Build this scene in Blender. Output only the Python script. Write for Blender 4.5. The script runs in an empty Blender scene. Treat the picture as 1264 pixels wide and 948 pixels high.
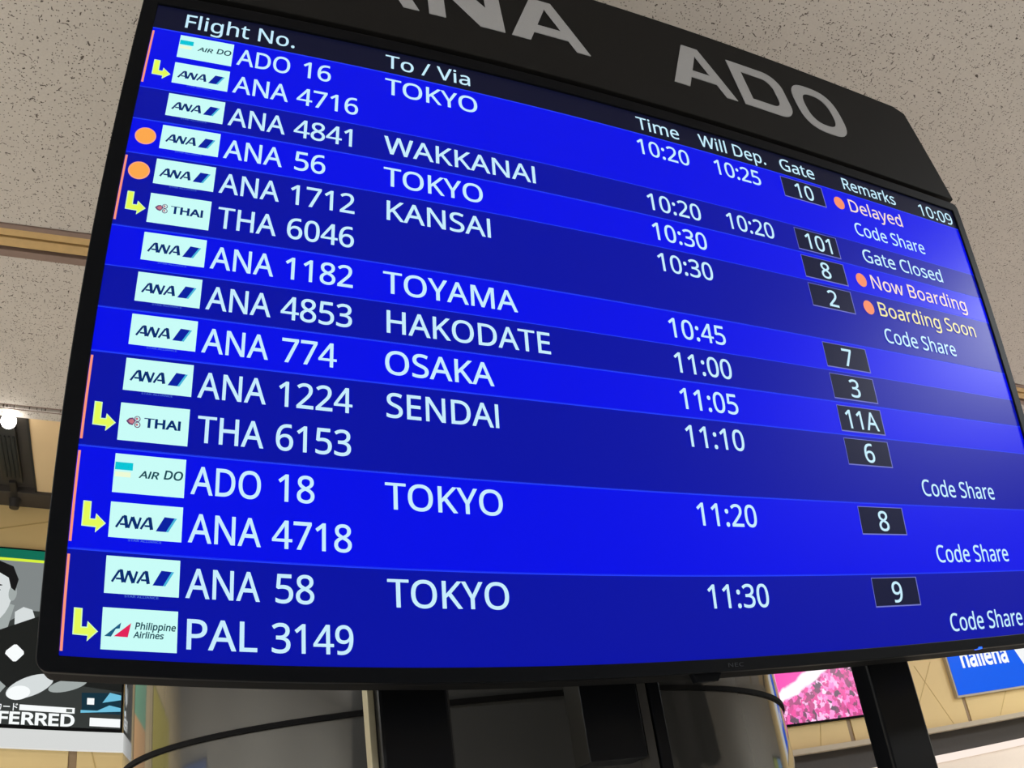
import bpy, math, random
from mathutils import Vector, Matrix
random.seed(7)
C = bpy.context.scene.collection
PI = math.pi

# ------------------------------------------------------------------ camera
CAMZ = 1.55
cd = bpy.data.cameras.new('camera'); cam = bpy.data.objects.new('camera', cd); C.objects.link(cam)
cd.type = 'PANO'
cd.sensor_fit = 'HORIZONTAL'; cd.sensor_width = 36.0; cd.sensor_height = 27.0
def setp(k, v):
    for h in (cd, getattr(cd, 'cycles', None)):
        if h is not None and hasattr(h, k):
            try: setattr(h, k, v)
            except Exception as e: print('cam prop', k, e)
setp('panorama_type', 'FISHEYE_LENS_POLYNOMIAL')       # wide phone lens with its barrel bend
setp('fisheye_fov', math.radians(170))
K = [0.0, 0.0316027747088067, -1.8079354298999536e-05, 1.5737731182741087e-06, -1.250599863434475e-07]
for i, v in enumerate(K): setp('fisheye_polynomial_k%d' % i, -v)
right = Vector((0.91533811, -0.38183784, -0.12789063)); down = Vector((0.10832832, 0.53937653, -0.83506762)); fwd = Vector((0.38784162, 0.75051504, 0.53507575))
m = Matrix.Identity(4)
for i in range(3):
    m[i][0] = right[i]; m[i][1] = -down[i]; m[i][2] = -fwd[i]
m[2][3] = CAMZ
cam.matrix_world = m
bpy.context.scene.camera = cam

# ------------------------------------------------------------------ world, exposure
sc = bpy.context.scene
sc.view_settings.view_transform = 'Standard'; sc.view_settings.look = 'None'
sc.view_settings.exposure = 0.0; sc.view_settings.gamma = 1.0; sc.view_settings.use_curve_mapping = False
w = bpy.data.worlds.new('world'); sc.world = w; w.use_nodes = True
w.node_tree.nodes['Background'].inputs[0].default_value = (0.80, 0.85, 1.0, 1)
w.node_tree.nodes['Background'].inputs[1].default_value = 0.22

# ------------------------------------------------------------------ lights
def area(name, loc, sx, sy, power, col=(.93, .97, 1)):
    l = bpy.data.lights.new(name, 'AREA'); l.shape = 'RECTANGLE'; l.size = sx; l.size_y = sy; l.energy = power; l.color = col
    o = bpy.data.objects.new(name, l); C.objects.link(o); o.location = loc
    return o
LIGHTS = [(-3.2, 0.5), (-3.2, 2.65), (4.2, -0.6), (7.0, 0.6), (6.6, 2.65), (-3.2, -1.9)]
for lx, ly in LIGHTS: area('fill_lamp', (lx, ly, 3.375), 1.1, 0.5, (75 if lx < 0 else 28) if ly > 2 else 100 if lx > 6 else 135)  # unseen area lamps, added and placed to light the ceiling and walls

# ------------------------------------------------------------------ materials
def lin(c):
    def f(x):
        x /= 255.0
        return x / 12.92 if x <= 0.04045 else ((x + 0.055) / 1.055) ** 2.4
    return tuple(f(x) for x in c) + (1.0,)
def mat(name, col, rough=0.6, metal=0.0, spec=0.5, noise=0.0, nscale=40, bump=0.0, coat=0.0):
    m = bpy.data.materials.new(name); m.use_nodes = True; nt = m.node_tree; b = nt.nodes['Principled BSDF']
    b.inputs['Base Color'].default_value = lin(col); b.inputs['Roughness'].default_value = rough
    b.inputs['Metallic'].default_value = metal; b.inputs['Specular IOR Level'].default_value = spec
    b.inputs['Coat Weight'].default_value = coat
    if noise or bump:
        tc = nt.nodes.new('ShaderNodeTexCoord'); n = nt.nodes.new('ShaderNodeTexNoise'); n.inputs['Scale'].default_value = nscale; n.inputs['Detail'].default_value = 6
        nt.links.new(tc.outputs['Object'], n.inputs['Vector'])
        if noise:
            mx = nt.nodes.new('ShaderNodeMix'); mx.data_type = 'RGBA'
            c = lin(col); mx.inputs[6].default_value = tuple(min(1, x * (1 - noise)) for x in c[:3]) + (1,); mx.inputs[7].default_value = tuple(min(1, x * (1 + noise)) for x in c[:3]) + (1,)
            nt.links.new(n.outputs['Fac'], mx.inputs[0]); nt.links.new(mx.outputs[2], b.inputs['Base Color'])
        if bump:
            bp = nt.nodes.new('ShaderNodeBump'); bp.inputs['Strength'].default_value = bump; bp.inputs['Distance'].default_value = 0.002
            nt.links.new(n.outputs['Fac'], bp.inputs['Height']); nt.links.new(bp.outputs['Normal'], b.inputs['Normal'])
    return m
LCD_ROUGH = 0.38
def glow(name, col, s=1.0, rough=None, spec=0.10):
    "a lit patch of a screen: it gives off its colour, and its cover reflects a little of the hall"
    m = bpy.data.materials.new(name); m.use_nodes = True; b = m.node_tree.nodes['Principled BSDF']
    b.inputs['Base Color'].default_value = (0.002, 0.002, 0.003, 1); b.inputs['Roughness'].default_value = LCD_ROUGH if rough is None else rough
    b.inputs['Specular IOR Level'].default_value = spec
    b.inputs['Emission Color'].default_value = lin(col); b.inputs['Emission Strength'].default_value = s
    return m

M = dict(
    floor=mat('pale_stone_floor', (205, 200, 190), .4, noise=.1, nscale=3),
    wall=mat('painted_wall', (190, 184, 172), .8, noise=.05, nscale=2),
    tan=mat('tan_wall_panel', (226, 197, 138), .55, noise=.04, nscale=3),
    tan_joint=mat('panel_joint', (196, 165, 105), .6, noise=.05),
    brown=mat('brown_strip', (150, 124, 92), .5, noise=.08),
    soffit=mat('tan_soffit', (235, 205, 160), .6, noise=.04, nscale=5),
    black=mat('black_paint', (22, 21, 20), .6, noise=.1),
    darkgrey=mat('dark_grey_paint', (62, 56, 52), .6, noise=.1),
    ledge=mat('grey_ledge', (186, 172, 150), .5, noise=.06),
    cream=mat('cream_panel', (244, 228, 212), .6, noise=.03),
    gold=mat('gold_slat', (205, 172, 118), .5, metal=.1, noise=.18, nscale=30),
    flange=mat('grey_brown_flange', (140, 118, 108), .6, noise=.1, nscale=60),
    board=mat('charcoal_board', (22, 21, 20), .75, spec=.2, noise=.25, nscale=400, bump=.15),
    letter=mat('brushed_grey_letter', (176, 177, 180), .55, metal=.0, noise=.08, nscale=500, bump=.1),
    bezel=mat('black_bezel', (4, 6, 11), .55, spec=.12, noise=.1, nscale=80),
    under=mat('casing_grey', (13, 13, 14), .85, spec=.1, noise=.1, nscale=60),
    post=mat('black_steel_post', (4, 5, 8), .35, spec=.3, noise=.1, nscale=60),
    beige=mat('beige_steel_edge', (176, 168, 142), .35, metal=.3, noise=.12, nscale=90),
    conduit=mat('grey_conduit', (52, 50, 48), .5, noise=.1),
    column=mat('polished_dark_column', (88, 87, 85), .06, metal=.5, spec=.6, noise=.06, nscale=6),
    ring=mat('black_ring', (10, 9, 9), .9, spec=.1, noise=.1),
    logo_dim=mat('dim_print', (48, 52, 60), .4, noise=.05),
    lamp_body=mat('dark_lamp_body', (40, 36, 34), .45, noise=.12, nscale=80),
    white=mat('white_ledge', (250, 248, 244), .5, noise=.02),
)
def ceil_mat():
    m = bpy.data.materials.new('fissured_mineral_ceiling'); m.use_nodes = True; nt = m.node_tree; N = nt.nodes; L = nt.links; b = N['Principled BSDF']
    b.inputs['Roughness'].default_value = .95; b.inputs['Specular IOR Level'].default_value = .1
    tc = N.new('ShaderNodeTexCoord')
    def math_(op, a, bb=None, clamp=False):
        n = N.new('ShaderNodeMath'); n.operation = op; n.use_clamp = clamp
        for i, v in enumerate((a, bb)):
            if v is None: continue
            if isinstance(v, (int, float)): n.inputs[i].default_value = v
            else: L.new(v, n.inputs[i])
        return n.outputs[0]
    masks = []
    for scale, half_len, half_w, keep, off, wob in ((20, .20, .034, .40, 0.0, .5), (31, .19, .05, .36, 7.3, .5), (62, .17, .10, .30, 3.1, .4), (120, .24, .18, .30, 5.7, .3)):
        mp = N.new('ShaderNodeMapping'); mp.inputs['Scale'].default_value = (scale, scale, 0); mp.inputs['Location'].default_value = (off, off * 1.7, 0)
        L.new(tc.outputs['Object'], mp.inputs['Vector'])
        nz = N.new('ShaderNodeTexNoise'); nz.inputs['Scale'].default_value = 2.2; nz.inputs['Detail'].default_value = 3
        L.new(mp.outputs[0], nz.inputs['Vector'])
        vs = N.new('ShaderNodeVectorMath'); vs.operation = 'SUBTRACT'; L.new(nz.outputs['Color'], vs.inputs[0]); vs.inputs[1].default_value = (.5, .5, .5)
        vm = N.new('ShaderNodeVectorMath'); vm.operation = 'SCALE'; L.new(vs.outputs[0], vm.inputs[0]); vm.inputs['Scale'].default_value = wob
        va = N.new('ShaderNodeVectorMath'); va.operation = 'ADD'; L.new(mp.outputs[0], va.inputs[0]); L.new(vm.outputs[0], va.inputs[1])
        vo = N.new('ShaderNodeTexVoronoi'); vo.voronoi_dimensions = '2D'; vo.inputs['Scale'].default_value = 1.0
        L.new(va.outputs[0], vo.inputs['Vector'])
        d = N.new('ShaderNodeVectorMath'); d.operation = 'SUBTRACT'; L.new(va.outputs[0], d.inputs[0]); L.new(vo.outputs['Position'], d.inputs[1])
        sx = N.new('ShaderNodeSeparateXYZ'); L.new(d.outputs[0], sx.inputs[0])
        sr = N.new('ShaderNodeSeparateColor'); L.new(vo.outputs['Color'], sr.inputs[0])
        ang = math_('MULTIPLY', sr.outputs[0], 6.28318)
        cs = math_('COSINE', ang); sn = math_('SINE', ang)
        u = math_('ADD', math_('MULTIPLY', sx.outputs[0], cs), math_('MULTIPLY', sx.outputs[1], sn))
        v = math_('SUBTRACT', math_('MULTIPLY', sx.outputs[1], cs), math_('MULTIPLY', sx.outputs[0], sn))
        size = math_('ADD', math_('MULTIPLY', sr.outputs[2], .8), .45)
        u2 = math_('POWER', math_('DIVIDE', math_('ABSOLUTE', u), math_('MULTIPLY', size, half_len)), 2)
        v2 = math_('POWER', math_('DIVIDE', math_('ABSOLUTE', v), half_w), 2)
        inside = math_('SUBTRACT', 1.0, math_('ADD', u2, v2), True)
        inside = math_('MULTIPLY', inside, 2.2, True)
        masks.append(math_('MULTIPLY', inside, math_('LESS_THAN', sr.outputs[1], keep)))
    t = masks[0]
    for k in masks[1:]: t = math_('MAXIMUM', t, k)
    big = N.new('ShaderNodeTexNoise'); big.inputs['Scale'].default_value = 5; big.inputs['Detail'].default_value = 8; big.inputs['Roughness'].default_value = .7
    L.new(tc.outputs['Object'], big.inputs['Vector'])
    fine = N.new('ShaderNodeTexNoise'); fine.inputs['Scale'].default_value = 160; fine.inputs['Detail'].default_value = 4; L.new(tc.outputs['Object'], fine.inputs['Vector'])
    mx0 = N.new('ShaderNodeMix'); mx0.data_type = 'RGBA'; mx0.inputs[6].default_value = lin((190, 184, 179)); mx0.inputs[7].default_value = lin((220, 213, 206))
    L.new(math_('MULTIPLY', math_('ADD', big.outputs['Fac'], fine.outputs['Fac']), .5), mx0.inputs[0])
    mx = N.new('ShaderNodeMix'); mx.data_type = 'RGBA'; L.new(math_('MULTIPLY', t, .9), mx.inputs[0]); L.new(mx0.outputs[2], mx.inputs[6]); mx.inputs[7].default_value = lin((78, 68, 62))
    L.new(mx.outputs[2], b.inputs['Base Color'])
    bp = N.new('ShaderNodeBump'); bp.inputs['Strength'].default_value = .5; bp.inputs['Distance'].default_value = .004
    L.new(math_('SUBTRACT', math_('MULTIPLY', fine.outputs['Fac'], .3), t), bp.inputs['Height']); L.new(bp.outputs['Normal'], b.inputs['Normal'])
    return m
M['ceiling'] = ceil_mat()

# ------------------------------------------------------------------ mesh helpers
class MB:
    def __init__(s): s.v = []; s.f = []; s.mi = []; s.mats = []
    def slot(s, m):
        if m not in s.mats: s.mats.append(m)
        return s.mats.index(m)
    def add(s, vs, fs, m):
        b = len(s.v); s.v += [tuple(v) for v in vs]; k = s.slot(m)
        for f in fs: s.f.append(tuple(b + i for i in f)); s.mi.append(k)
    def box(s, x0, x1, y0, y1, z0, z1, m):
        s.add([(x0, y0, z0), (x1, y0, z0), (x1, y1, z0), (x0, y1, z0), (x0, y0, z1), (x1, y0, z1), (x1, y1, z1), (x0, y1, z1)],
              [(0, 3, 2, 1), (4, 5, 6, 7), (0, 1, 5, 4), (1, 2, 6, 5), (2, 3, 7, 6), (3, 0, 4, 7)], m)
    def prism(s, poly, y0, y1, m):
        "poly in (x, z), pushed along y from y0 (front) to y1"
        n = len(poly)
        s.add([(x, y0, z) for x, z in poly] + [(x, y1, z) for x, z in poly],
              [tuple(range(n)), tuple(range(2 * n - 1, n - 1, -1))] + [(i, i + n, (i + 1) % n + n, (i + 1) % n) for i in range(n)], m)
    def ringprism(s, outer, inner, y0, y1, m):
        n = len(outer); vs = []
        for y in (y0, y1):
            vs += [(x, y, z) for x, z in outer] + [(x, y, z) for x, z in inner]
        fs = []
        for i in range(n):
            j = (i + 1) % n
            fs += [(i, j, n + j, n + i), (2 * n + i, 3 * n + i, 3 * n + j, 2 * n + j), (i, 2 * n + i, 2 * n + j, j), (n + i, n + j, 3 * n + j, 3 * n + i)]
        s.add(vs, fs, m)
    def cyl(s, cx, cy, r, z0, z1, m, n=48, r2=None):
        r2 = r if r2 is None else r2
        vs = [(cx + r * math.cos(2 * PI * i / n), cy + r * math.sin(2 * PI * i / n), z0) for i in range(n)] + [(cx + r2 * math.cos(2 * PI * i / n), cy + r2 * math.sin(2 * PI * i / n), z1) for i in range(n)]
        s.add(vs, [(i, (i + 1) % n, (i + 1) % n + n, i + n) for i in range(n)], m)
        s.add(vs[:n], [tuple(range(n - 1, -1, -1))], m); s.add(vs[n:], [tuple(range(n))], m)      # caps keep their own corners
    def build(s, name, parent=None, bevel=0, smooth=False, origin=None):
        me = bpy.data.meshes.new(name)
        if origin is None and parent is None and s.v:
            xs, ys, zs = zip(*s.v); origin = ((min(xs) + max(xs)) / 2, (min(ys) + max(ys)) / 2, min(zs))
        o_ = Vector(origin or (0, 0, 0))
        me.from_pydata([tuple(Vector(v) - o_) for v in s.v], [], s.f)
        for mm in s.mats: me.materials.append(mm)
        me.polygons.foreach_set('material_index', s.mi)
        if smooth: me.polygons.foreach_set('use_smooth', [len(f) < 6 for f in s.f])
        me.update()
        o = bpy.data.objects.new(name, me); C.objects.link(o); o.location = o_
        if parent is not None: o.parent = parent
        if bevel:
            b = o.modifiers.new('bevel', 'BEVEL'); b.width = bevel; b.segments = 2; b.limit_method = 'ANGLE'
        return o
def tag(o, label, cat, group=None):
    o['label'] = label; o['category'] = cat
    if group: o['group'] = group
    return o
def struct(o): o['kind'] = 'structure'; return o
def empty(name, loc=(0, 0, 0)):
    o = bpy.data.objects.new(name, None); C.objects.link(o); o.location = loc; o.empty_display_size = .1
    return o
def child_world(o, parent):
    "parent o (its mesh given in world coordinates) to an unrotated parent"
    o.parent = parent; o.location = Vector(o.location) - Vector(parent.location); return o

def font():
    import os
    try:
        p = os.path.join(bpy.utils.system_resource('DATAFILES'), 'fonts', 'NotoSansHebrew-Regular.woff2')
        if os.path.exists(p): return bpy.data.fonts.load(p)
    except Exception as e: print('font', e)
    return None
FONT = font()
_tc = {}
def glyphs(text, off=0.0, shear=0.0):
    "flat text as triangles in a unit frame; returns verts, faces"
    key = (text, off, shear)
    if key in _tc: return _tc[key]
    bars = text.isupper() and 'I' in text          # a capital I without cross bars
    c = bpy.data.curves.new('text', 'FONT'); c.body = text.replace('I', 'l') if bars else text; c.resolution_u = 3; c.shear = shear
    if FONT and text.isascii(): c.font = FONT
    o = bpy.data.objects.new('text', c); C.objects.link(o)
    dg = bpy.context.evaluated_depsgraph_get(); me = o.evaluated_get(dg).to_mesh()
    vs = [tuple(v.co) for v in me.vertices]
    if bars: vs = [(v[0], CAP if v[1] > CAP + .035 else v[1], v[2]) for v in vs]
    fs = [tuple(p.vertices) for p in me.polygons]
    if off:      # heavier strokes: push the outline outwards
        fs = [f for f in fs if len(set(f)) > 2]
        seen = {}
        for f in fs:
            ar = sum(vs[f[i]][0] * vs[f[(i + 1) % len(f)]][1] - vs[f[(i + 1) % len(f)]][0] * vs[f[i]][1] for i in range(len(f)))
            for i in range(len(f)):
                e = (f[i], f[(i + 1) % len(f)]); seen[e] = 1 if ar > 0 else -1
        nrm = {}
        for (a_, b_), sg in seen.items():
            if (b_, a_) in seen: continue
            dx, dy = vs[b_][0] - vs[a_][0], vs[b_][1] - vs[a_][1]; L_ = math.hypot(dx, dy)
            if L_ < 1e-7: continue
            n_ = (dy / L_ * sg, -dx / L_ * sg)
            for v_ in (a_, b_): nrm.setdefault(v_, []).append(n_)
        vs = list(vs)
        for v_, ns in nrm.items():
            sx_, sy_ = sum(n[0] for n in ns) / len(ns), sum(n[1] for n in ns) / len(ns); q = max(.35, sx_ * sx_ + sy_ * sy_)
            vs[v_] = (vs[v_][0] + off * sx_ / q, vs[v_][1] + off * sy_ / q, vs[v_][2])
    o.evaluated_get(dg).to_mesh_clear(); bpy.data.objects.remove(o); bpy.data.curves.remove(c)
    _tc[key] = (vs, fs); return vs, fs
_capv = glyphs('H')[0]; CAP = max(v[1] for v in _capv) - min(v[1] for v in _capv)
def width(text, off=0.0):
    vs = glyphs(text, off)[0]; return max(v[0] for v in vs) - min(v[0] for v in vs)

# ================================================================== the hall
ZC = 3.4; WY = 4.0; XL, XR, YR = -5.0, 9.0, -13.0
a = MB(); a.box(XL, XR, YR, WY, -.1, 0, M['floor']); struct(a.build('floor'))
cl = empty('ceiling', (0, 0, ZC)); struct(cl)
def cpart(name, *args, bev=0.002):
    a = MB(); a.box(*args); return child_world(a.build(name, bevel=bev), cl)
cpart('ceiling_panel', XL, XR, YR, 2.105, ZC, ZC + .03, M['ceiling'])
cpart('ceiling_panel', XL, XR, 2.235, 3.112, ZC, ZC + .03, M['ceiling'])
cpart('ceiling_panel', XL, XR, 3.128, 3.20, ZC - .004, ZC + .03, M['ceiling'])
cpart('joint_strip', XL, XR, 3.110, 3.130, ZC + .006, ZC + .03, M['flange'])
cpart('joint_strip', XL, XR, 3.137, 3.141, ZC - .006, ZC - .003, M['flange'])
cpart('backing', XL - .1, XR + .1, YR, WY + .1, ZC + .30, ZC + .36, M['black'])
cpart('edge_flange', XL, XR, 2.088, 2.108, ZC - .006, ZC + .03, M['flange'])
cpart('gold_slat', XL, XR, 2.112, 2.146, ZC + .002, ZC + .03, M['gold'])
cpart('gold_slat', XL, XR, 2.156, 2.196, ZC + .002, ZC + .03, M['gold'])
cpart('edge_flange', XL, XR, 2.206, 2.238, ZC - .004, ZC + .03, M['flange'])
cpart('slot_back', XL, XR, 2.10, 2.24, ZC + .035, ZC + .05, M['black'])
# tan soffit beyond, with the black recess on the left
cpart('soffit_panel', -.467, XR, 3.205, 3.855, ZC + .002, ZC + .03, M['soffit'])
cpart('soffit_beam', XL, XR, 3.855, 4.09, ZC - .012, ZC + .05, M['darkgrey'])
rc = MB()
rc.box(XL, -.467, 3.205, 3.235, ZC, ZC + .28, M['darkgrey']); rc.box(-.475, -.46, 3.205, 3.86, ZC + .031, ZC + .28, M['darkgrey']); rc.box(-.470, -.461, 3.205, 3.855, ZC - .003, ZC + .03, M['black'])
rc.box(XL, -.467, 3.235, 3.86, ZC + .02, ZC + .04, M['darkgrey'])
child_world(rc.build('lamp_recess'), cl)

# back wall: tan panels split by brown strips, screens hang on it
wb = empty('wall_back', (0, WY, 0)); struct(wb)
def wpart(name, *args, bev=0.0015):
    a = MB(); a.box(*args); return child_world(a.build(name, bevel=bev), wb)
LZ = CAMZ + .575
wpart('backing', XL, XR, WY + .11, WY + .15, 0, ZC, M['tan_joint'])
xs = [XL, -3.36, -2.30, -1.25, -.215, .835, 1.885, 2.93, 3.945, 5.045, 6.1, 7.15, 8.2, XR]
for i in range(len(xs) - 1):
    x0 = xs[i] + (.018 if i else 0); x1 = xs[i + 1] - .018 + .0
    wpart('wall_panel', x0, x1, WY, WY + .11, LZ, ZC - .012, M['tan'])
    if i: wpart('brown_strip', xs[i] - .0175, xs[i] + .0175, WY + .006, WY + .11, LZ, ZC - .012, M['brown'])
a = MB(); a.box(XL, XR, WY - .05, WY + .0, LZ - .032, LZ, M['ledge']); struct(a.build('trim_1', bevel=.002))
wpart('dark_band', XL, XR, WY + .05, WY + .11, LZ - .17, LZ, M['darkgrey'])
wpart('cream_panel', XL, XR, WY + .0, WY + .11, LZ - .55, LZ - .17, M['cream'])
wpart('cream_panel', XL, XR, WY + .0, WY + .11, 0, LZ - .553, M['cream'])
M['strip_lamp'] = glow('strip_lamp_glow', (255, 238, 226), 1.0)
a = MB(); a.box(XL, XR, WY - .014, WY - .0005, LZ - .218, LZ - .172, M['strip_lamp']); tag(a.build('strip_light'), 'long glowing white strip light under the dark band of the tan back wall', 'light')
# faint crossing seams pressed into the tan panels
def seam(x0, z0, x1, z1, wd=.006):
    d = Vector((x1 - x0, z1 - z0)); n = Vector((-d.y, d.x)).normalized() * wd / 2
    return [(x0 + n.x, z0 + n.y), (x1 + n.x, z1 + n.y), (x1 - n.x, z1 - n.y), (x0 - n.x, z0 - n.y)]
a = MB()
for s in ((4.822, 1.015, 4.55, .693), (4.652, 1.0, 4.872, .584), (5.52, .745, 5.376, .586), (3.72, .72, 3.68, .58), (3.18, .6, 3.5, .72), (-.10, .6, -.14, .75), (-.9, 1.65, -.3, 1.80)):
    a.prism(seam(s[0], CAMZ + s[1], s[2], CAMZ + s[3]), WY - .0012, WY + .001, M['tan_joint'])
child_world(a.build('panel_seam'), wb)['kind'] = 'stuff'
a = MB(); a.box(XL - .1, XL, YR, WY + .1, 0, ZC + .3, M['wall']); struct(a.build('wall_left'))
a = MB(); a.box(XR, XR + .1, YR, WY + .1, 0, ZC + .3, M['wall']); struct(a.build('wall_right'))

# ================================================================== polished column
CX, CY, CR = .647, 1.741, .65
col = empty('round_column', (CX, CY, 0))
tag(col, 'wide polished dark grey round column standing behind the flight display', 'column')
a = MB(); a.cyl(CX, CY, CR, 0, ZC, M['column'], 160); child_world(a.build('shaft', smooth=True), col)
a = MB(); a.cyl(CX, CY, CR + .004, CAMZ + .270, CAMZ + .278, M['ring'], 160); child_world(a.build('ring_band', smooth=True), col)

# ================================================================== the flight display (s: across, t: down, in rows)
U = 1.43 / 28.0775
TILT = math.atan2(16.75, 107.0)
Cs = Vector((1.22122676, 17.03759244, -16.74836036))
ux = Vector((1, 0, 0)); uy = Vector((0, math.sin(TILT) * 0 + math.cos(TILT), 0))
S0, T0 = 14.04, 15.25
disp = empty('flight_information_display')
ct, st = math.cos(TILT), math.sin(TILT)
def d2w(s, t, n=0):   # display frame -> world
    ds, dt, dn = (s - Cs.x) * U, (t - Cs.y) * U, (n - Cs.z) * U
    return Vector((ds, dn * ct + dt * st, -dt * ct + dn * st + CAMZ))
disp.location = d2w(S0, T0); disp.rotation_euler = (TILT, 0, 0)
tag(disp, 'large black-framed airport departures screen with ten flight entries on blue', 'display')
X = lambda s: (s - S0) * U
Z = lambda t: (T0 - t) * U
def rrect(x0, x1, z0, z1, r, n=5):
    p = []
    for cx, cz, a0 in ((x0 + r, z0 + r, PI), (x1 - r, z0 + r, 1.5 * PI), (x1 - r, z1 - r, 0), (x0 + r, z1 - r, .5 * PI)):
        for i in range(n + 1):
            t = a0 + .5 * PI * i / n; p.append((cx + r * math.cos(t), cz + r * math.sin(t)))
    return p
ST, SB, SL, SR = -.84, 14.96, 0.0, 28.08
a = MB()
a.ringprism(rrect(X(-.39), X(28.46), Z(15.26), Z(-1.21), .012), rrect(X(SL), X(SR), Z(SB), Z(ST), .0015), -.004, .010, M['bezel'])
a.build('bezel', disp, bevel=.0012)
a = MB(); a.prism(rrect(X(-.385), X(28.455), Z(15.25), Z(-1.2), .011), .0102, .076, M['under']); a.build('casing', disp)
lcd = glow('lcd_header_black', (12, 15, 40))
a = MB(); a.box(X(SL), X(SR), 0, .010, Z(SB), Z(ST), lcd); scr = a.build('screen_panel', disp)
# text on the display
def put_text(mb, text, s0, s1, base, cap, m, y, off=0.0, ref=None, shear=0.0, frame=None):
    vs, fs = glyphs(text, off, shear)
    x0 = min(v[0] for v in vs); x1 = max(v[0] for v in vs)
    ky = cap / CAP; kx = (s1 - s0) / (x1 - x0) if s1 is not None else ref
    px, pz = frame or (X, Z)
    mb.add([(px(s0 + (v[0] - x0) * kx), y, pz(base - v[1] * ky)) for v in vs], fs, m)
def poly(mb, pts, m, y):
    pts = [(X(s), Z(t)) for s, t in pts]
    ar = sum(pts[i][0] * pts[(i + 1) % len(pts)][1] - pts[(i + 1) % len(pts)][0] * pts[i][1] for i in range(len(pts)))
    if ar < 0: pts.reverse()
    mb.add([(x, y, z) for x, z in pts], [tuple(range(len(pts)))], m)
def disc(mb, s, t, rs, rt, m, y, n=32): poly(mb, [(s + rs * math.cos(2 * PI * i / n), t + rt * math.sin(2 * PI * i / n)) for i in range(n)], m, y)
def rect(mb, s0, s1, t0, t1, m, y): poly(mb, [(s0, t0), (s1, t0), (s1, t1), (s0, t1)], m, y)
G = dict(bright=glow('lcd_bright_blue', (0, 10, 232)), dark=glow('lcd_deep_blue', (2, 14, 164)), line=glow('lcd_line_blue', (34, 62, 245)),
         txt=glow('lcd_text_white', (198, 236, 255)), peach=glow('lcd_peach_text', (246, 222, 206)), yel=glow('lcd_pale_yellow_text', (240, 230, 160)),
         orange=glow('lcd_orange', (252, 168, 78)), rim=glow('lcd_peach_rim', (255, 168, 130)), dot2=glow('lcd_salmon', (250, 146, 104)), bar=glow('lcd_bar_salmon', (252, 150, 124)),
         arrow=glow('lcd_yellow_green', (228, 250, 90)), arim=glow('lcd_arrow_rim', (214, 255, 190)), tile=glow('lcd_tile_white', (200, 252, 247)),
         gate=glow('lcd_gate_black', (18, 22, 54)), gedge=glow('lcd_gate_edge', (112, 118, 200)),
         navy=glow('logo_navy', (0, 42, 110)), navy2=glow('logo_blue', (0, 30, 160)), sky=glow('logo_sky', (70, 180, 220)), teal=glow('logo_teal', (0, 196, 214)),
         pale=glow('logo_pale_yellow', (236, 250, 214)), grey=glow('logo_dark_teal', (20, 70, 84)), purple=glow('logo_purple', (104, 62, 110)), rose=glow('logo_rose', (196, 120, 132)),
         red=glow('logo_red', (226, 34, 88)), steel=glow('logo_steel_blue', (24, 92, 130)), cap=glow('lcd_small_caption', (90, 130, 220)))
WIDE = 0.008
LREF = (3.60 - 2.21) / width('ANA')
NREF = (5.39 - 3.83) / width('4718')
DX = .355 / width('0', WIDE)
CELL = max(v[0] for v in glyphs('00')[0]) - max(v[0] for v in glyphs('0')[0])   # one figure's advance
DREF = (10.16 - 6.17) / width('HAKODATE', WIDE)
def lsb(t):   # A starts further left of its pen than stems do
    return {'T': 6.09, 'W': 6.09, 'O': 6.13, 'S': 6.15}.get(t[0], 6.17)
rows = [
 (0, 2, [('ADO', 'ADO 16', 'airdo'), ('', 'ANA 4716', 'ana')], 'TOKYO', '10:20', '10:25', '10', [('Delayed', 24.69, 'peach', 1), ('Code Share', 25.50, 'txt', 0)], 0),
 (2, 1, [('', 'ANA 4841', 'ana')], 'WAKKANAI', '10:20', '10:20', '101', [('Gate Closed', 26.02, 'txt', 0)], 0),
 (3, 1, [('', 'ANA 56', 'ana')], 'TOKYO', '10:30', None, '8', [('Now Boarding', 26.93, 'peach', 1)], 1),
 (4, 2, [('', 'ANA 1712', 'ana'), ('', 'THA 6046', 'thai')], 'KANSAI', '10:30', None, '2', [('Boarding Soon', 27.0, 'yel', 1), ('Code Share', 25.52, 'txt', 0)], 1),
 (6, 1, [('', 'ANA 1182', 'ana')], 'TOYAMA', '10:45', None, '7', [None], 0),
 (7, 1, [('', 'ANA 4853', 'ana')], 'HAKODATE', '11:00', None, '3', [None], 0),
 (8, 1, [('', 'ANA 774', 'ana')], 'OSAKA', '11:05', None, '11A', [None], 0),
 (9, 2, [('', 'ANA 1224', 'ana'), ('', 'THA 6153', 'thai')], 'SENDAI', '11:10', None, '6', [None, ('Code Share', 25.52, 'txt', 0)], 0),
 (11, 2, [('', 'ADO 18', 'airdo'), ('', 'ANA 4718', 'ana')], 'TOKYO', '11:20', None, '8', [None, ('Code Share', 25.49, 'txt', 0)], 0),
 (13, 2, [('', 'ANA 58', 'ana'), ('', 'PAL 3149', 'pal')], 'TOKYO', '11:30', None, '9', [None, ('Code Share', 25.48, 'txt', 0)], 0),
]
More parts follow.
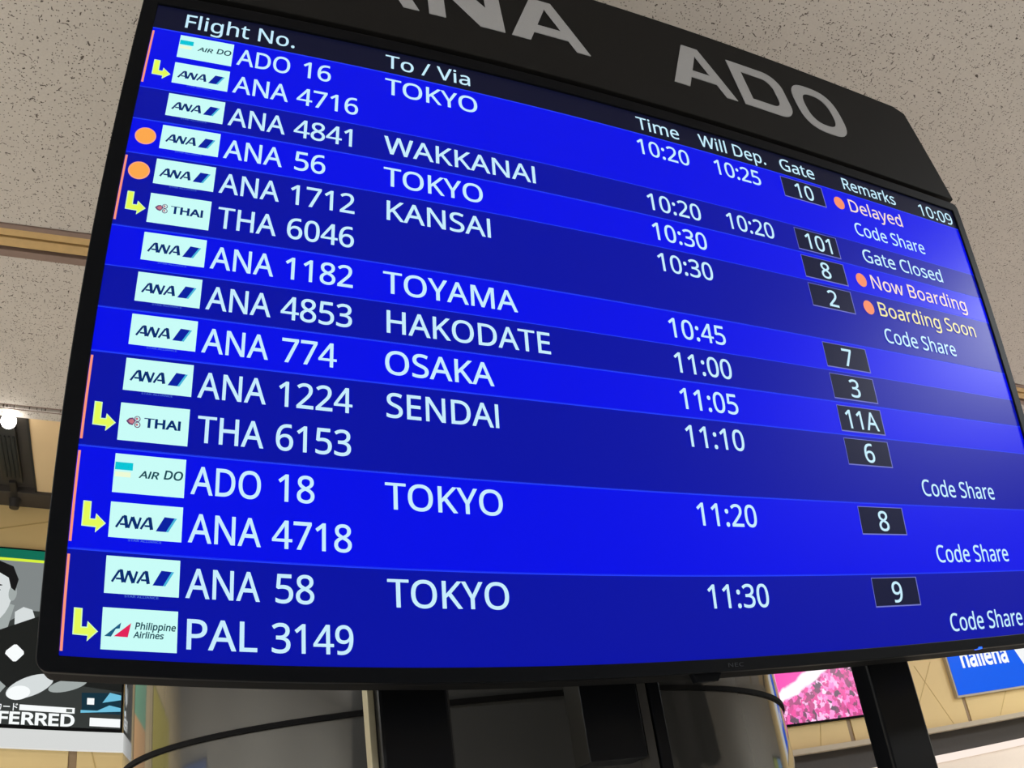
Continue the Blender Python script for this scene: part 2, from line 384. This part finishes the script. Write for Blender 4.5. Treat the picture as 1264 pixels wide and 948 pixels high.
def ana(mb, r, y):
    # slanted letters as ribbons
    def ln(pts, wd):
        for (s0, t0), (s1, t1) in zip(pts, pts[1:]):
            d = Vector((s1 - s0, t1 - t0)); n = Vector((-d.y, d.x)).normalized() * wd / 2
            poly(mb, [(s0 + n.x, t0 + n.y), (s1 + n.x, t1 + n.y), (s1 - n.x, t1 - n.y), (s0 - n.x, t0 - n.y)], G['navy'], y)
    t0, t1 = r + .345, r + .565
    def A(s):
        ln([(s, t1), (s + .125, t0), (s + .175, t0)], .042); ln([(s + .158, t0 - .01), (s + .205, t1)], .064); ln([(s + .07, t1 - .065), (s + .18, t1 - .065)], .036)
    A(.855); A(1.315)
    ln([(1.085, t1), (1.145, t0)], .042); ln([(1.150, t0), (1.245, t1)], .064); ln([(1.245, t1), (1.305, t0)], .042)
    poly(mb, [(1.60, r + .585), (1.75, r + .30), (1.94, r + .31), (1.79, r + .585)], G['navy2'], y)
    poly(mb, [(1.79, r + .585), (1.94, r + .31), (1.985, r + .312), (1.835, r + .587)], G['sky'], y)
for i, (r0, n, fl, dest, tm, will, gate, rem, dots) in enumerate(rows):
    r1 = r0 + n if r0 + n < 15 else SB
    a = MB(); rect(a, SL + .002, SR - .002, r0 + .02, r1, G['bright' if i % 2 == 0 else 'dark'], -.0004); rect(a, SL + .002, SR - .002, r0 - .02, r0 + .02, G['line'], -.0004)
    row = a.build('flight_row', disp)
    if n == 2:
        a = MB(); rect(a, .012, .062, r0 + .11, r0 + 1.87, G['bar'], -.0009); a.build('link_bar', row)
    if dots:
        a = MB(); disc(a, .372, r0 + .49, .245, .245, G['rim'], -.0008); disc(a, .372, r0 + .49, .215, .215, G['orange'], -.0010); a.build('status_dot', row)
    for k, (_, no, lg) in enumerate(fl):
        r = r0 + k; dy = -.05 * k
        tt, tb = {'ana': (.085, .78), 'airdo': (.10, .87), 'thai': (.05, .825), 'pal': (.04, .80)}[lg]
        if lg == 'ana' and k: tt, tb = .055, .735
        a = MB(); rect(a, .725, 2.09, r + tt, r + tb, G['tile'], -.0008)
        y = -.0011
        if lg == 'ana':
            ana(a, r + dy * .5, y); put_text(a, 'STAR ALLIANCE', 1.10, 1.72, r + tb + .055, .04, G['cap'], y)
        elif lg == 'airdo':
            rect(a, .74, 1.08, r + .27, r + .42, G['teal'], y); rect(a, .75, 1.05, r + .46, r + .56, G['pale'], y)
            put_text(a, 'AIR', 1.20, 1.59, r + .545, .135, G['grey'], y, .022, shear=.2); put_text(a, 'DO', 1.68, 2.05, r + .53, .17, G['grey'], y, .022, shear=.15)
        elif lg == 'thai':
            put_text(a, 'THAI', 1.21, 1.93, r + .515, .18, G['navy'], y, .03)
            for cx, cy, rr in ((1.075, .365, .062), (1.085, .485, .062)):
                disc(a, cx, r + cy, rr, rr, G['purple'], y); disc(a, cx, r + cy, rr * .72, rr * .72, G['tile'], y - .0002); disc(a, cx - .01, r + cy, rr * .42, rr * .42, G['rose'], y - .0004)
            poly(a, [(.86, r + .425), (.92, r + .36), (.99, r + .345), (1.04, r + .425), (.99, r + .505), (.92, r + .49)], G['purple'], y - .0003)
            poly(a, [(.90, r + .425), (.94, r + .385), (.99, r + .375), (1.02, r + .425), (.99, r + .475), (.94, r + .465)], G['rose'], y - .0005)
        else:
            poly(a, [(.78, r + .56), (1.07, r + .30), (1.05, r + .41), (.98, r + .42), (.90, r + .565)], G['steel'], y)
            poly(a, [(.95, r + .555), (1.25, r + .30), (1.20, r + .56)], G['red'], y)
            put_text(a, 'Philippine', 1.32, 2.06, r + .405, .12, G['grey'], y, .022, shear=.15); put_text(a, 'Airlines', 1.295, 1.85, r + .56, .11, G['grey'], y, .022, shear=.15)
        a.build('airline_tile', row)
        a = MB(); wd, num = no.split(); bl = r + .77 + dy * 1.1
        put_text(a, wd, 2.26 if no[0] in 'PT' else 2.21, {'ANA': 3.60, 'ADO': 3.57, 'THA': 3.59, 'PAL': 3.56}[wd], bl, .545, G['txt'], -.0012, WIDE)
        for q, ch in enumerate(num):
            g = glyphs(ch, WIDE)[0]; lo, hi = min(v[0] for v in g), max(v[0] for v in g)
            put_text(a, ch, (4.010 if len(num) == 4 else 4.062) + q * .4015 + (lo - CELL / 2) * DX, None, bl, .545, G['txt'], -.0012, WIDE, ref=DX)
        a.build('flight_number', row)
        if k:
            a = MB(); P = [(.21, .08), (.365, .085), (.37, .415), (.46, .415), (.47, .31), (.665, .485), (.475, .675), (.48, .575), (.215, .565)]
            poly(a, [(s, r + t) for s, t in P], G['arim'], -.0009)
            Q = [(.235, .10), (.345, .10), (.35, .435), (.478, .435), (.485, .345), (.635, .485), (.49, .64), (.49, .555), (.235, .55)]
            poly(a, [(s, r + t) for s, t in Q], G['arrow'], -.0011); a.build('link_arrow', row)
    a = MB(); put_text(a, dest, lsb(dest), {'TOKYO': 8.67, 'WAKKANAI': 10.21, 'KANSAI': 8.82, 'OSAKA': 8.66, 'TOYAMA': 9.39, 'HAKODATE': 10.16, 'SENDAI': 8.71}[dest], r0 + .77, .55, G['txt'], -.0012, WIDE); a.build('destination', row)
    a = MB(); put_text(a, tm, 13.66, 15.47, r0 + .775, .555, G['txt'], -.0012, WIDE); a.build('departure_time', row)
    if will: a = MB(); put_text(a, will, 16.41, 18.2, r0 + .775, .555, G['txt'], -.0012, WIDE); a.build('departure_time', row)
    a = MB(); rect(a, 19.12, 20.93, r0 + .10, r0 + .905, G['gedge'], -.0007); rect(a, 19.135, 20.895, r0 + .12, r0 + .87, G['gate'], -.0009)
    a.build('gate_box', row)
    gw = {'10': .78, '101': 1.10, '11A': 1.32}.get(gate, .40)
    a = MB(); put_text(a, gate, 20.045 - gw / 2, 20.045 + gw / 2, r0 + .785, .555, G['txt'], -.0012, WIDE); a.build('gate_number', row)
    for k, rm in enumerate(rem):
        if not rm: continue
        r = r0 + k; dy = -.05 * k
        a = MB(); put_text(a, rm[0], 22.07 if rm[0][0] in 'DNB' else 22.02, rm[1], r + .745 + dy, .50, G[rm[2]], -.0012, .006); a.build('remark', row)
        if rm[3]: a = MB(); disc(a, 21.61, r + .53, .235, .25, G['dot2'], -.0010); a.build('status_dot', row)
for txt, s0, s1 in (('Flight No.', .78, 3.63), ('To / Via', 6.09, 8.50), ('Time', 13.78, 15.28), ('Will Dep.', 16.02, 18.64), ('Gate', 19.25, 20.75), ('Remarks', 22.07, 24.69)):
    a = MB(); put_text(a, txt, s0, s1, -.19, .47, G['txt'], -.0012, .006); a.build('column_heading', disp)
a = MB(); put_text(a, '10:09', 25.97, 27.87, -.12, .50, G['txt'], -.0012, .004); a.build('clock', disp)
a = MB(); put_text(a, 'NEC', 13.94, 14.38, 15.165, .09, M['logo_dim'], -.0045); a.build('maker_mark', disp)
M['led'] = glow('blue_led', (30, 90, 255), 2.5)
a = MB(); a.box(X(22.98), X(23.10), -.006, .004, Z(15.275), Z(15.22), M['led']); a.build('power_light', disp)
a = MB(); a.prism([(X(13.15), Z(15.45)), (X(13.75), Z(15.45)), (X(13.85), Z(15.25)), (X(13.05), Z(15.25))], .004, .014, M['bezel']); a.build('sensor_bump', disp, bevel=.001)

# ================================================================== sign board over it
BY = .698; bz0, bz1 = 2.617, 2.886
bx0, bx1 = -.078, 1.392
sb = empty('airline_sign_board', ((bx0 + bx1) / 2, BY, bz0))
tag(sb, 'charcoal sign board with raised grey letters above the departures screen', 'sign')
a = MB(); c = .028
a.prism([(bx0, bz0), (bx1, bz0), (bx1, bz1 - c * .45), (bx1 - c, bz1), (bx0 + c, bz1), (bx0, bz1 - c * .45)], BY, BY + .035, M['board']); child_world(a.build('panel', bevel=.0015), sb)
Z0, Z1 = 2.6965, 2.8225
def lett(parts, y0=BY - .0015):
    a = MB()
    for p in parts: a.prism(p, y0, BY - .0002, M['letter'])
    return child_world(a.build('letter'), sb)
def letA(x0, wl, x1, wr, ax0, ax1, bar0, bar1):
    def le(z, f): return x0 + (ax0 - x0) * f + 0 * z
    fz = lambda z: (z - Z0) / (Z1 - Z0)
    outL = lambda z: x0 + (ax0 - x0) * fz(z); outR = lambda z: x1 + (ax1 - x1) * fz(z)
    inL = lambda z: x0 + wl + ((ax0 + wl) - (x0 + wl)) * fz(z); inR = lambda z: (x1 - wr) + ((ax1 - wr) - (x1 - wr)) * fz(z)
    # height where the inner edges meet
    zt = Z0
    while inL(zt) < inR(zt): zt += .0005
    xm = inL(zt)
    lett([[(x0, Z0), (x0 + wl, Z0), (inL(bar0), bar0), (inL(bar1), bar1), (xm, zt), (xm, Z1), (ax0, Z1)],
          [(x1 - wr, Z0), (x1, Z0), (ax1, Z1), (xm, Z1), (xm, zt), (inR(bar1), bar1), (inR(bar0), bar0)],
          [(inL(bar0), bar0), (inR(bar0), bar0), (inR(bar1), bar1), (inL(bar1), bar1)]])
letA(.167, .032, .302, .024, .215, .253, 2.722, 2.745)
lett([[(.318, Z0), (.344, Z0), (.344, 2.775), (.356, Z1), (.318, Z1)], [(.344, 2.775), (.400, Z0), (.440, Z0), (.440, 2.700), (.414, 2.752), (.356, Z1)], [(.414, 2.752), (.440, 2.700), (.440, Z1), (.414, Z1)]])
letA(.451, .032, .587, .024, .499, .537, 2.722, 2.745)
letA(.745, .031, .876, .023, .795, .829, 2.727, 2.748)
def arc(cx, cz, rx, rz, a0, a1, n=10): return [(cx + rx * math.cos(math.radians(a0 + (a1 - a0) * i / n)), cz + rz * math.sin(math.radians(a0 + (a1 - a0) * i / n))) for i in range(n + 1)]
zm = (Z0 + Z1) / 2; hz = (Z1 - Z0) / 2
dO = [(.893, Z0)] + [(.975, Z0)] + arc(.975, Z0 + .04, .037, .04, -90, 0)[1:] + arc(.975, Z1 - .04, .037, .04, 0, 90) + [(.893, Z1), (.893, zm)]
dI = [(.918, Z0 + .024)] + [(.966, Z0 + .024)] + arc(.966, Z0 + .05, .021, .026, -90, 0)[1:] + arc(.966, Z1 - .05, .021, .026, 0, 90) + [(.918, Z1 - .024), (.918, zm)]
a = MB(); a.ringprism(dO, dI, BY - .0015, BY - .0002, M['letter']); child_world(a.build('letter'), sb)
def sup(cx, cz, rx, rz, e=2.8, n=40):
    p = []
    for i in range(n):
        t = 2 * PI * i / n; c_, s_ = math.cos(t), math.sin(t)
        p.append((cx + rx * math.copysign(abs(c_) ** (2 / e), c_), cz + rz * math.copysign(abs(s_) ** (2 / e), s_)))
    return p
a = MB(); a.ringprism(sup(1.0915, zm - .001, .0575, .067), sup(1.0915, zm - .001, .034, .044, 2.6), BY - .0015, BY - .0002, M['letter']); child_world(a.build('letter'), sb)

# ================================================================== posts that carry both
def post(x0, x1, label, group):
    p = empty('display_post', ((x0 + x1) / 2, .9275, 0)); tag(p, label, 'post', group)
    a = MB(); a.box(x0, x1, .91, .945, .012, 2.86, M['post']); child_world(a.build('shaft', bevel=.004), p)
    a = MB(); a.box(x0 - .06, x1 + .06, .906, 1.03, 0, .012, M['post']); child_world(a.build('base_plate', bevel=.002), p)
    a = MB(); a.box(x0 + .01, x1 - .01, BY + .036, .9095, 2.70, 2.80, M['post']); child_world(a.build('bracket'), sb)
    a = MB(); a.box((x0 + x1) / 2 - .03 - d2w(S0, 0).x, (x0 + x1) / 2 + .03 - d2w(S0, 0).x, .0765, .0765 + .03, .30, .40, M['post']); a.build('bracket', disp)
    return p
p1 = post(.258, .3367, 'black steel post with a beige edge strip under the display', None)
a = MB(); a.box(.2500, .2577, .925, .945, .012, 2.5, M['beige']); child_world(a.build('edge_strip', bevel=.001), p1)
a = MB(); a.box(.3385, .3425, .925, .94, .012, 2.5, M['conduit']); child_world(a.build('cable_channel'), p1)
post(.9616, 1.0500, 'plain black steel post in front of the pink flower screen', None)
# box behind the display and the conduit beside it
bx = empty('equipment_box', (.54, .935, 1.69)); tag(bx, 'black equipment box fixed behind the display beside the grey conduit', 'box')
a = MB(); a.box(.4990, .5755, .915, .955, CAMZ + .146, CAMZ + .42, M['post']); child_world(a.build('housing', bevel=.001), bx)
a = MB(); a.box(.580, .592, .92, .94, CAMZ + .13, CAMZ + .42, M['conduit']); child_world(a.build('side_rail'), bx)
cdt = MB(); cdt.box(.5955, .6130, .92, .938, 0, CAMZ + .5, M['post']); tag(cdt.build('cable_conduit', bevel=.002), 'slim black upright conduit beside the equipment box', 'conduit')

# ================================================================== screens on the back wall
def W2(fx): return lambda v: v
wx = lambda x: x; wz = lambda z: CAMZ - z   # put_text gives base - v*k: use negative heights
def wtext(mb, text, x0, x1, zb, cap, m, y, off=0.0, shear=0.0):
    put_text(mb, text, x0, x1, -zb, cap, m, y, off, shear=shear, frame=(wx, wz))
def wpoly(mb, pts, m, y):
    pts = [(x, CAMZ + z) for x, z in pts]
    ar = sum(pts[i][0] * pts[(i + 1) % len(pts)][1] - pts[(i + 1) % len(pts)][0] * pts[i][1] for i in range(len(pts)))
    if ar < 0: pts = pts[::-1]
    mb.add([(x, y, z) for x, z in pts], [tuple(range(len(pts)))], m)
def wdisc(mb, x, z, rx, rz, m, y, n=28, rot=0):
    cr, sr = math.cos(rot), math.sin(rot)
    wpoly(mb, [(x + rx * math.cos(2 * PI * i / n) * cr - rz * math.sin(2 * PI * i / n) * sr, z + rx * math.cos(2 * PI * i / n) * sr + rz * math.sin(2 * PI * i / n) * cr) for i in range(n)], m, y)
SY = WY - .03
# --- advertisement on the left
A_ = dict(grey=glow('ad_grey', (128, 134, 134)), green=glow('ad_green', (10, 108, 84)), lime=glow('ad_lime', (214, 240, 60)), black=glow('ad_black', (26, 28, 26)), skin=glow('ad_light_grey', (214, 220, 220)),
          skin2=glow('ad_mid_grey', (160, 168, 166)), white=glow('ad_white', (248, 252, 252)), suit=glow('ad_suit', (52, 56, 54)), dteal=glow('ad_dark_teal', (16, 48, 62)), cyan=glow('ad_cyan', (110, 190, 220)), hair=glow('ad_hair', (18, 18, 18)), mid=glow('ad_shadow_grey', (92, 98, 94)))
ad = empty('advertisement_screen', (-.8, SY, CAMZ + .8)); tag(ad, 'lit black and white advertisement screen of a man holding a dark card', 'screen')
a = MB(); a.box(-1.05, -.012, SY + .002, WY - .0005, CAMZ + .815, CAMZ + 1.62, M['under']); child_world(a.build('frame'), ad)
a = MB(); wpoly(a, [(-1.04, .83), (-.02, .83), (-.02, 1.612), (-1.04, 1.612)], A_['grey'], SY); child_world(a.build('picture'), ad)
a = MB(); wpoly(a, [(-1.04, 1.568), (-.02, 1.568), (-.02, 1.612), (-1.04, 1.612)], A_['green'], SY - .0006); wpoly(a, [(-1.04, 1.556), (-.02, 1.556), (-.02, 1.569), (-1.04, 1.569)], A_['lime'], SY - .0008); child_world(a.build('header_strip'), ad)
y = SY - .0006; a = MB()
wpoly(a, [(-1.04, .83), (-.02, .83), (-.02, 1.33), (-.34, 1.33), (-.45, 1.33), (-.52, 1.28), (-.62, 1.24), (-1.04, 1.26)], A_['suit'], y)      # jacket
wpoly(a, [(-.64, 1.18), (-.53, 1.24), (-.51, 1.35), (-.64, 1.38)], A_['skin2'], y - .0002)                                                    # neck
wdisc(a, -.63, 1.405, .105, .15, A_['skin'], y - .0004)                                                                                       # face
wdisc(a, -.524, 1.405, .018, .036, A_['skin2'], y - .0005)                                                                                    # ear
wpoly(a, [(-.80, 1.42), (-.78, 1.52), (-.70, 1.552), (-.60, 1.552), (-.535, 1.53), (-.505, 1.47), (-.515, 1.415), (-.535, 1.43), (-.55, 1.475), (-.60, 1.50), (-.68, 1.50), (-.74, 1.47), (-.76, 1.42)], A_['hair'], y - .0006)
for ex in (-.595, -.675): wdisc(a, ex, 1.415, .016, .006, A_['hair'], y - .0008); wdisc(a, ex, 1.438, .022, .004, A_['hair'], y - .0008)
wpoly(a, [(-.645, 1.42), (-.63, 1.365), (-.66, 1.365)], A_['skin2'], y - .0007); wdisc(a, -.64, 1.33, .03, .006, A_['mid'], y - .0008)
wpoly(a, [(-.50, 1.255), (-.41, 1.285), (-.43, 1.335), (-.47, 1.345), (-.505, 1.32)], A_['skin'], y - .0003)                                                 # collar
wpoly(a, [(-.64, 1.20), (-.28, 1.36), (-.02, 1.36), (-.02, .99), (-.30, 1.02), (-.44, .985), (-.64, .99)], A_['black'], y - .0009)              # dark card
wpoly(a, [(-.527, 1.131), (-.524, 1.144), (-.493, 1.173), (-.481, 1.174), (-.449, 1.146), (-.447, 1.134), (-.477, 1.100), (-.490, 1.099)], A_['white'], y - .0011)                                            # chip
child_world(a.build('portrait_picture'), ad)
a = MB(); y2 = y - .0014
wpoly(a, [(-.64, .96), (-.64, 1.02), (-.56, 1.03), (-.51, .99), (-.54, .95)], A_['skin2'], y2)
wdisc(a, -.41, .995, .105, .042, A_['skin'], y2, rot=.42); wdisc(a, -.455, .965, .05, .03, A_['white'], y2 - .0002, rot=.2)
wdisc(a, -.25, 1.01, .085, .026, A_['skin2'], y2, rot=.3); child_world(a.build('hand_picture'), ad)
a = MB(); wtext(a, 'PREFERRED', -.690, -.213, .834, .048, A_['white'], y2, .03)
wtext(a, 'カード', -.545, -.452, .890, .022, A_['white'], y2, .01); wpoly(a, [(-.445, .892), (-.215, .888), (-.215, .912), (-.445, .916)], A_['white'], y2); wpoly(a, [(-.25, .893), (-.225, .893), (-.225, .907), (-.25, .907)], A_['mid'], y2 - .0002); child_world(a.build('lettering'), ad)
a = MB(); wpoly(a, [(-.185, .895), (-.022, .892), (-.022, .985), (-.19, .98)], A_['dteal'], y2); wpoly(a, [(-.10, .94), (-.022, .955), (-.022, .975), (-.07, .985)], A_['cyan'], y2 - .0002); wpoly(a, [(-.19, .905), (-.12, .905), (-.07, .93), (-.022, .92), (-.022, .905), (-.19, .893)], A_['cyan'], y2 - .0001)
wpoly(a, [(-.165, .93), (-.135, .93), (-.135, .958), (-.165, .958)], A_['white'], y2 - .0003); wpoly(a, [(-.15, .838), (-.022, .836), (-.022, .872), (-.15, .874)], A_['white'], y2); child_world(a.build('card_picture'), ad)
a = MB(); a.box(-1.07, .002, SY - .012, WY - .0005, CAMZ + .735, CAMZ + .812, glow('ledge_glow', (236, 238, 236), .8)); tag(a.build('glowing_ledge', bevel=.002), 'slim white ledge with an added glow directly below the black and white advertisement', 'light')  # white ledge, its brightness put in as a soft emission

# --- pink flower screen
def pink_mat():
    m = bpy.data.materials.new('flower_picture'); m.use_nodes = True; nt = m.node_tree; N = nt.nodes; L = nt.links; b = N['Principled BSDF']
    b.inputs['Base Color'].default_value = (.01, .01, .01, 1); b.inputs['Roughness'].default_value = .3
    tc = N.new('ShaderNodeTexCoord')
    vo = N.new('ShaderNodeTexVoronoi'); vo.inputs['Scale'].default_value = 34
    wn = N.new('ShaderNodeTexNoise'); wn.inputs['Scale'].default_value = 30; wn.inputs['Detail'].default_value = 3; L.new(tc.outputs['Object'], wn.inputs['Vector'])
    wv = N.new('ShaderNodeVectorMath'); wv.operation = 'SCALE'; wv.inputs['Scale'].default_value = .06; L.new(wn.outputs['Color'], wv.inputs[0])
    wa = N.new('ShaderNodeVectorMath'); wa.operation = 'ADD'; L.new(tc.outputs['Object'], wa.inputs[0]); L.new(wv.outputs[0], wa.inputs[1]); L.new(wa.outputs[0], vo.inputs['Vector'])
    cr = N.new('ShaderNodeValToRGB'); L.new(vo.outputs['Color'], cr.inputs[0])
    e = cr.color_ramp.elements; e[0].position = .12; e[0].color = lin((70, 10, 60)); e[1].position = .97; e[1].color = lin((255, 226, 250))
    for p, c in ((.32, (170, 6, 110)), (.52, (236, 20, 150)), (.74, (244, 110, 200))): q = e.new(p); q.color = lin(c)
    # the far field: plain magenta above a white path
    sx = N.new('ShaderNodeSeparateXYZ'); L.new(tc.outputs['Object'], sx.inputs[0])
    nz = N.new('ShaderNodeTexNoise'); nz.inputs['Scale'].default_value = 9; L.new(tc.outputs['Object'], nz.inputs['Vector'])
    def mth(op, a, b2):
        n = N.new('ShaderNodeMath'); n.operation = op
        for i, v in enumerate((a, b2)):
            if isinstance(v, (int, float)): n.inputs[i].default_value = v
            else: L.new(v, n.inputs[i])
        return n.outputs[0]
    # diagonal coordinate: rises to the right
    d = mth('SUBTRACT', mth('SUBTRACT', sx.outputs[2], mth('MULTIPLY', sx.outputs[0], .42)), mth('MULTIPLY', mth('SUBTRACT', nz.outputs['Fac'], .5), .07))
    rp = N.new('ShaderNodeValToRGB'); rp.color_ramp.interpolation = 'LINEAR'; L.new(mth('ADD', d, .5), rp.inputs[0])
    e = rp.color_ramp.elements; e[0].position = PK0; e[0].color = (0, 0, 0, 1); e[1].position = PK0 + .012; e[1].color = (1, 1, 1, 1)
    rp2 = N.new('ShaderNodeValToRGB'); L.new(mth('ADD', d, .5), rp2.inputs[0])
    e = rp2.color_ramp.elements; e[0].position = PK1; e[0].color = (0, 0, 0, 1); e[1].position = PK1 + .012; e[1].color = (1, 1, 1, 1)
    m1 = N.new('ShaderNodeMix'); m1.data_type = 'RGBA'; L.new(rp.outputs[0], m1.inputs[0]); L.new(cr.outputs[0], m1.inputs[6]); m1.inputs[7].default_value = lin((255, 240, 250))
    m2 = N.new('ShaderNodeMix'); m2.data_type = 'RGBA'; L.new(rp2.outputs[0], m2.inputs[0]); L.new(m1.outputs[2], m2.inputs[6]); m2.inputs[7].default_value = lin((248, 4, 168))
    L.new(m2.outputs[2], b.inputs['Emission Color']); b.inputs['Emission Strength'].default_value = 1.0
    return m
PK0, PK1 = .60, .67
fs_ = empty('flower_screen', (3.4, SY, CAMZ + .7)); tag(fs_, 'lit screen showing a field of pink and magenta flowers', 'screen')
a = MB(); a.box(2.59, 4.29, SY + .002, WY - .0005, CAMZ + .715, CAMZ + 1.55, M['under']); child_world(a.build('frame'), fs_)
a = MB(); a.add([(2.6, SY, CAMZ + .725), (4.28, SY, CAMZ + .725), (4.28, SY, CAMZ + 1.54), (2.6, SY, CAMZ + 1.54)], [(0, 1, 2, 3)], pink_mat()); child_world(a.build('picture', origin=(3.4, SY, CAMZ + .725)), fs_)

# --- blue screen
bs = empty('blue_screen', (5.8, SY, CAMZ + .7)); tag(bs, 'lit bright blue sign screen with thick white lettering', 'screen')
a = MB(); a.box(4.955, 6.62, SY + .002, WY - .0005, CAMZ + .745, CAMZ + 1.5, M['ledge']); child_world(a.build('frame'), bs)
a = MB(); wpoly(a, [(4.968, .758), (6.61, .758), (6.61, 1.49), (4.968, 1.49)], glow('sign_blue', (0, 94, 238)), SY); child_world(a.build('picture'), bs)
a = MB(); wtext(a, 'naiiena', 5.10, 5.63, .945, .125, glow('sign_white', (250, 252, 255)), SY - .001, .03); child_world(a.build('lettering'), bs)
a = MB(); wpoly(a, [(5.66, 1.49), (5.68, 1.2), (5.74, 1.02), (5.80, .90), (5.80, .758), (6.61, .758), (6.61, 1.49)], glow('sign_white_shape', (244, 246, 246)), SY - .0006); child_world(a.build('white_shape'), bs)

# --- lit signs on the side walls (the column mirrors them)
def side_sign(name, x, y0, y1, z0, z1, cols, label, face):
    r = empty(name, (x, (y0 + y1) / 2, z0)); tag(r, label, 'sign')
    a = MB(); a.box(min(x, x - face * .06), max(x, x - face * .06), y0, y1, z0, z1, M['under']); child_world(a.build('frame'), r)
    n = len(cols)
    for i, c in enumerate(cols):
        a = MB(); ya, yb = y0 + .03 + (y1 - y0 - .06) * i / n, y0 + .03 + (y1 - y0 - .06) * (i + 1) / n; xx = x + face * .002
        a.add([(xx, ya, z0 + .03), (xx, yb, z0 + .03), (xx, yb, z1 - .03), (xx, ya, z1 - .03)], [(0, 1, 2, 3) if face < 0 else (3, 2, 1, 0)], glow('side_sign_glow', c, 1.0)); child_world(a.build('lit_panel'), r)
def back_sign(x0, x1, z0, z1, bands, label):
    r_ = empty('wall_sign', ((x0 + x1) / 2, SY, CAMZ + z0)); tag(r_, label, 'sign')
    a = MB(); a.box(x0, x1, SY + .002, WY - .0005, CAMZ + z0, CAMZ + z1, M['under']); child_world(a.build('frame'), r_)
    n = len(bands)
    for i, c in enumerate(bands):
        za, zb = z0 + .01 + (z1 - z0 - .02) * i / n, z0 + .01 + (z1 - z0 - .02) * (i + 1) / n
        a = MB(); wpoly(a, [(x0 + .01, za), (x1 - .01, za), (x1 - .01, zb), (x0 + .01, zb)], glow('wall_sign_glow', c, 1.25), SY); child_world(a.build('lit_panel'), r_)
back_sign(-1.98, -1.22, .45, 1.75, [(240, 170, 190), (244, 186, 120), (120, 190, 150), (236, 240, 240), (240, 242, 242)], 'lit white and pink poster beside the black and white advertisement')
back_sign(-3.75, -2.45, .35, 1.32, [(232, 212, 60)], 'lit yellow wall sign beyond the pink poster')
side_sign('wall_sign', XL + .062, 2.6, 3.8, 1.7, 2.75, [(80, 140, 235)], 'lit blue sign on the wall round the corner from the yellow one', 1)
side_sign('wall_sign', XR - .062, 2.7, 3.8, 1.2, 2.6, [(190, 200, 110), (150, 190, 225)], 'lit pale green and blue sign on the far end wall', -1)

# ================================================================== spotlight in the recess
sp = empty('track_spotlight', (-.545, 3.45, ZC - .12)); tag(sp, 'small glowing spotlight on a slatted dark track body in the black recess', 'spotlight')
M['bulb'] = glow('lamp_glow', (255, 250, 240), 14)
a = MB(); a.cyl(0, 0, .030, 0, .012, M['bulb'], 32); o = a.build('bulb'); o.location = (-.530, 3.165, ZC - .045); o.rotation_euler = (math.radians(-52), 0, 0); o.parent = sp; o.location = Vector(o.location) - Vector(sp.location)
a = MB(); a.box(-.61, -.52, 3.30, 3.78, ZC - .002, ZC + .02, M['lamp_body']); child_world(a.build('track_body', bevel=.004), sp)
for k in range(4):
    a = MB(); a.box(-.590 + k * .018, -.583 + k * .018, 3.36, 3.72, ZC - .008, ZC - .002, M['black']); child_world(a.build('fin'), sp)
a = MB(); a.cyl(-.565, 3.93, .022, ZC - .055, ZC - .012, M['lamp_body'], 24, .03); child_world(a.build('knob', smooth=True), sp)
a = MB(); a.box(-.58, -.55, 3.76, 3.94, ZC - .014, ZC + .005, M['lamp_body']); child_world(a.build('arm'), sp)

# unseen ceiling panels added at the fill lamps to brighten the hall
M['fill_diffuser'] = glow('fill_glow', (255, 252, 246), 2.0)
for lx, ly in LIGHTS:
    t = empty('added_ceiling_light', (lx, ly, ZC)); tag(t, 'flush white ceiling light panel, unseen and added to light the hall', 'light', 'added ceiling light panels')
    a = MB(); a.ringprism([(-.6, -.3), (.6, -.3), (.6, .3), (-.6, .3)], [(-.55, -.25), (.55, -.25), (.55, .25), (-.55, .25)], 0, .02, M['white'])
    o = a.build('frame', t); o.rotation_euler = (PI / 2, 0, 0); o.location = (0, 0, -.0)
    a = MB(); a.box(-.55, .55, -.25, .25, -.012, -.006, M['fill_diffuser']); a.build('fill_diffuser', t)
